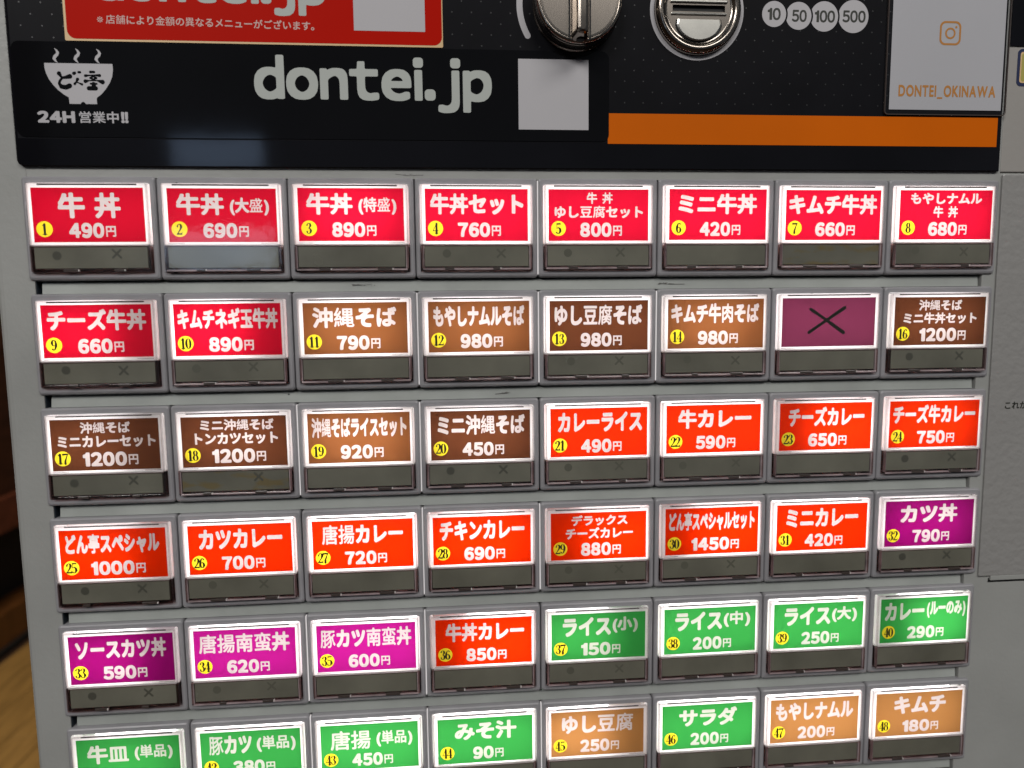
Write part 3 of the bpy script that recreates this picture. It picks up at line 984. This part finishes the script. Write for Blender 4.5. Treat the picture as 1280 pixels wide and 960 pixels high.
me_rim = MB().ring([rr(2.15, 37.65, -28.9, -2.25, .5, 3, .7), rr(2.15, 37.65, -28.9, -2.25, .5, 3, 1.62), rr(2.35, 37.45, -28.7, -2.45, .4, 3, 1.62), rr(2.35, 37.45, -28.7, -2.45, .4, 3, .7)]
                   ).mesh('cap_rim', M['rim'])
me_slot = [MB().box(a, b, -20.62, -20.5, .68, .8).mesh('card_slot', M['lip']) for a, b in ((3.2, 8.2), (31.5, 36.6))]
GLOW_SEAMS = {(0, 4), (1, 3), (1, 4), (1, 5), (2, 2), (2, 3), (3, 3), (3, 4), (4, 2), (4, 3), (5, 2), (5, 3), (5, 4)}
me_gap = MB().box(39.91, 40.09, -30.8, -0.6, -2.0, -0.45).mesh('gap_glow_strip', lamp_mat('painted_leak_glow', (1, 0.95, 0.93, 1), 0.75))  # emissive strip added in the seam, standing in for leaked lamp light
me_lamp = {}
SHAPE = {'full': (2.6, 37.2, -20.9, -2.4), 'mid': (6.5, 33.0, -18.8, -5.0), 'left': (3.0, 25.0, -19.5, -5.0), 'right': (15.0, 37.0, -20.0, -5.0)}
WHICH = {n: 'left' for n in (9, 17, 25, 33, 37, 45, 10)}
WHICH.update({n: 'mid' for n in (11, 12, 14, 16, 18, 19, 20, 32, 28, 3, 24, 41)})
WHICH.update({n: 'right' for n in (36, 30, 40, 29, 23)})


def led_mesh(num, lv):
    sh_ = WHICH.get(num, 'full')
    if (sh_, lv) not in me_lamp:
        x0, x1, y0, y1 = SHAPE[sh_]
        boost = (640.0 / ((x1 - x0) * (y1 - y0))) ** 0.85
        lm = lamp_mat('led_glow', (1.0, 0.955, 0.94, 1), 4.3 * boost * lv ** 1.6)
        me_lamp[(sh_, lv)] = MB().box(x0, x1, y0, y1, -6.3, -5.6, .3).mesh('led_lamp', lm)
    return me_lamp[(sh_, lv)]


me_disc = None
disc_loop = np.array([(p[0], p[1]) for p in circ(6.7, -16.1, 2.42, 0, 36)])
me_dotm = MB().loft([circ(10.1, -24.0, 1.35, .9, 20), circ(10.1, -24.0, 1.35, .93, 20)]).mesh('round_mark', M['mark_strong'])
F, _, _ = strokes_field([[(26.4, -25.2, .32), (28.8, -22.8, .32)], [(26.4, -22.8, .32), (28.8, -25.2, .32)]], 25, 31, -27, -21, 10)
me_xm = fill_mesh('cross_mark', field_loops(F, 25, -27, 10), 0.93, M['mark_strong'])
me_dotf, me_xf = me_dotm.copy(), me_xm.copy()
me_dotf.materials[0] = M['mark_faint']
me_xf.materials[0] = M['mark_faint']
films = {}
letter_mats = {}
rnd = random.Random(4)

for num, lines, price, colr, lv, marks in BTN:
    k = num - 1
    col, row = k % 8, k // 8
    words = ' '.join(''.join(t[0].replace(' ', '') for t in lines).split())
    if num == 15:
        lab = 'button with plain dark purple card crossed by a hand drawn black X'
        cname = ''
    else:
        cname = {id(RED): 'red', id(RED2): 'red', id(BRN): 'dark brown', id(BRN2): 'brown', id(SCA): 'orange red', id(PUR): 'deep purple',
                 id(MAG): 'magenta', id(GRN): 'green', id(TAN): 'tan'}[id(colr)]
        lab = 'lit %s button %s for %s%s' % (cname, words if len(words) < 9 else words[:8], DISH[num], ', %s円' % price if price else '')
    root = link('meal_button', None, loc=V(40 * col, -36.05 * row, 0), label=lab, cat='button', group='backlit meal buttons')
    root.rotation_euler = (rnd.uniform(-.003, .003), rnd.uniform(-.0022, .0022), rnd.uniform(-.003, .003))
    link('bezel', me_bezel, root)
    if (row, col + 1) in GLOW_SEAMS:
        link('gap_glow_strip', me_gap, root)
    link('lamp_housing', me_tub, root)
    link('lower_well', me_well, root)
    link('divider', me_part, root)
    link('led_lamp', led_mesh(num, lv), root)
    link('light_diffuser', me_diff, root)
    link('cap_side', me_wall, root)
    link('cap_side', me_wall2, root)
    link('top_notch', me_top, root)
    link('clear_front', me_front, root)
    link('clear_skirt', me_skirt, root)
    link('lower_lip', me_lip if col else me_lipd, root)  # light through the plastic painted as a pale lip, darker lip in left column
    link('cap_rim', me_rim, root)
    if col and num not in (16, 2):  # pale pinkish sides paint the light coming through the clear cap
        for q in me_side:
            link('lower_side', q, root)
    if num % 3 != 1:
        for q in me_slot:
            link('card_slot', q, root)
    link('bright_ledge', me_ledge, root)
    bd = link('indicator_window', me_bandS if marks in (3, 4) else me_band, root)
    if marks in (1, 2, 4):
        if marks != 4:
            link('round_mark', me_dotm if marks == 2 else me_dotf, bd, loc=L(rnd.uniform(-.7, .7), rnd.uniform(-.3, .3), 0))
        link('cross_mark', me_xm if marks in (2, 4) else me_xf, bd, loc=L(rnd.uniform(-.7, .7), rnd.uniform(-.3, .3), 0))
    for j in range(2):                       # little spring clips under the window
        x = (10.5, 26.5)[j] + rnd.uniform(-1.6, 1.6)
        wdt = rnd.uniform(2.2, 5.0)
        MB().box(x, x + wdt, -29.3, -28.45, 0.8, 1.56, .12).build('clip', M['clip'], root)
        if rnd.random() < 0.7:
            MB().box(x + wdt, x + wdt + .45, -29.2, -28.6, 0.8, 1.6, .1).build('clip_glint', M['glint'], root)  # pale block painted as the sparkle at the clip end
    # the printed card
    dx, dy = rnd.uniform(-.15, .15), rnd.uniform(-.12, .12)
    rect = np.array([(CX0 + dx, CY0 + dy), (CX1 + dx, CY0 + dy), (CX1 + dx, CY1 + dy), (CX0 + dx, CY1 + dy)])
    if num == 15:
        card = link('card', fill_mesh('card', [rect], 0.9, M['card_purple']), root, label='plain dark purple card without print')
        F, _, _ = strokes_field([[(13.0, -15.2, .58), (19, -11.2, .5), (25.4, -7.0, .66)], [(13.4, -7.4, .54), (18, -10.4, .5), (25.2, -15.4, .66)]], 10, 28, -18, -4, 8)
        link('drawn_cross', fill_mesh('drawn_cross', field_loops(F, 10, -18, 8), 0.94, M['ink']), card)
        continue
    ck = tuple(colr)
    if ck not in films:
        films[ck] = film('%s_film' % cname.replace(' ', '_'), colr)
        letter_mats[ck] = film('white_lettering_on_' + cname.replace(' ', '_'),
                               (0.33, 0.302, 0.297, 1) if cname != 'green' else (0.31, 0.325, 0.285, 1))
    wdt, hgt = CX1 - CX0, CY1 - CY0
    name_l = []
    for t, u0, u1, v0, v1 in lines:
        n = len(t.replace('(', '').replace(')', '').replace(' ', ''))
        box = ((u1 - u0) * wdt) / ((v1 - v0) * hgt)
        sq = box / max(1, n)
        bold = 0.050 if sq > 0.62 else 0.054
        if hgt * (v1 - v0) < 4.6:
            bold = 0.042
        if t in ('牛', '丼'):
            bold = 0.054
        name_l += place(line_loops(t, bold), CX0 + u0 * wdt, CX0 + u1 * wdt, CY1 - v1 * hgt, CY1 - v0 * hgt)
    price_l = []
    if price:
        pr = {2: (15.7, 22.9), 3: (13.9, 24.3), 4: (12.8, 26.3)}[len(price)]
        price_l = place(line_loops(price, 0.056, 0.045), pr[0], pr[1], -18.85, -14.2)
        price_l += place(line_loops('円', 0.045), pr[1] + .55, pr[1] + 3.5, -18.5, -15.2)
    off = np.array([dx, dy])
    name_l = [q + off for q in name_l]
    price_l = [q + off for q in price_l]
    dl = disc_loop + off
    card = link('card', fill_mesh('card', [rect, dl] + name_l + price_l, 0.9, films[ck]), root)
    link('name_lettering', fill_mesh('name_lettering', name_l, 0.9, letter_mats[ck]), card)
    if price_l:
        link('price_lettering', fill_mesh('price_lettering', price_l, 0.9, letter_mats[ck]), card)
    link('number_disc', fill_mesh('number_disc', [dl], 0.9, M['disc']), card)
    link('number', fill_mesh('number', number_loops(num, 6.7 + dx, -16.1 + dy, 3.3), 0.94, M['ink']), card)

# ------------------------------------------------------------------ the room seen past the left edge
fl = MB(lambda x, y, z: (x, y, z)).box(-4, 3, -4, 5, -0.1, -0.008).build('floor', M['subfloor'], None, kind='structure')
wood = MB(lambda x, y, z: (x, y, z))
wd = 0.108
plank = {}
for i in range(-4, 4):
    x0 = -1.377 + i * wd
    for j in range(3):
        y0 = 0.2 + j * 1.35 + (i % 3) * 0.4
        key = 0
        if key not in plank:
            plank[key] = MB(lambda x, y, z: (x, y, z)).loft([rr(0.0015, wd - .0015, 0.001, 1.348, .001, 1, -.008), rr(0.0015, wd - .0015, 0.001, 1.348, .001, 1, -.001),
                                                            rr(.003, wd - .003, .003, 1.346, .001, 1, 0)]).mesh('plank', M['oak'])
        if x0 < -1.62:
            continue
        link('plank', plank[key], fl, loc=(x0, y0, 0))
bn = link('wall_bench', None, loc=(-1.62, 2.3, 0), cat='bench', label='dark red brown wooden bench front beyond the machine, left edge of the photo')
I3 = lambda x, y, z: (x, y, z)
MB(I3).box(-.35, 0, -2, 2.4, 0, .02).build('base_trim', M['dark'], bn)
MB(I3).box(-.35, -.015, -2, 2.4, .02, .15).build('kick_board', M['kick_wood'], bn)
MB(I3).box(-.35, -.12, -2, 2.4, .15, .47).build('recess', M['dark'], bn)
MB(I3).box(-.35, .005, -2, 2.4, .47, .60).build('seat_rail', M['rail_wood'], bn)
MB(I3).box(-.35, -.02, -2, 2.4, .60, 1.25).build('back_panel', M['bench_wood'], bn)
MB(I3).box(-4, 3, 4.6, 4.7, 0, 3).build('wall', M['room_wall'], None, kind='structure')
MB(I3).box(-2.2, -2.1, -4, 4.6, 0, 3).build('side_wall', M['room_wall'], None, kind='structure')
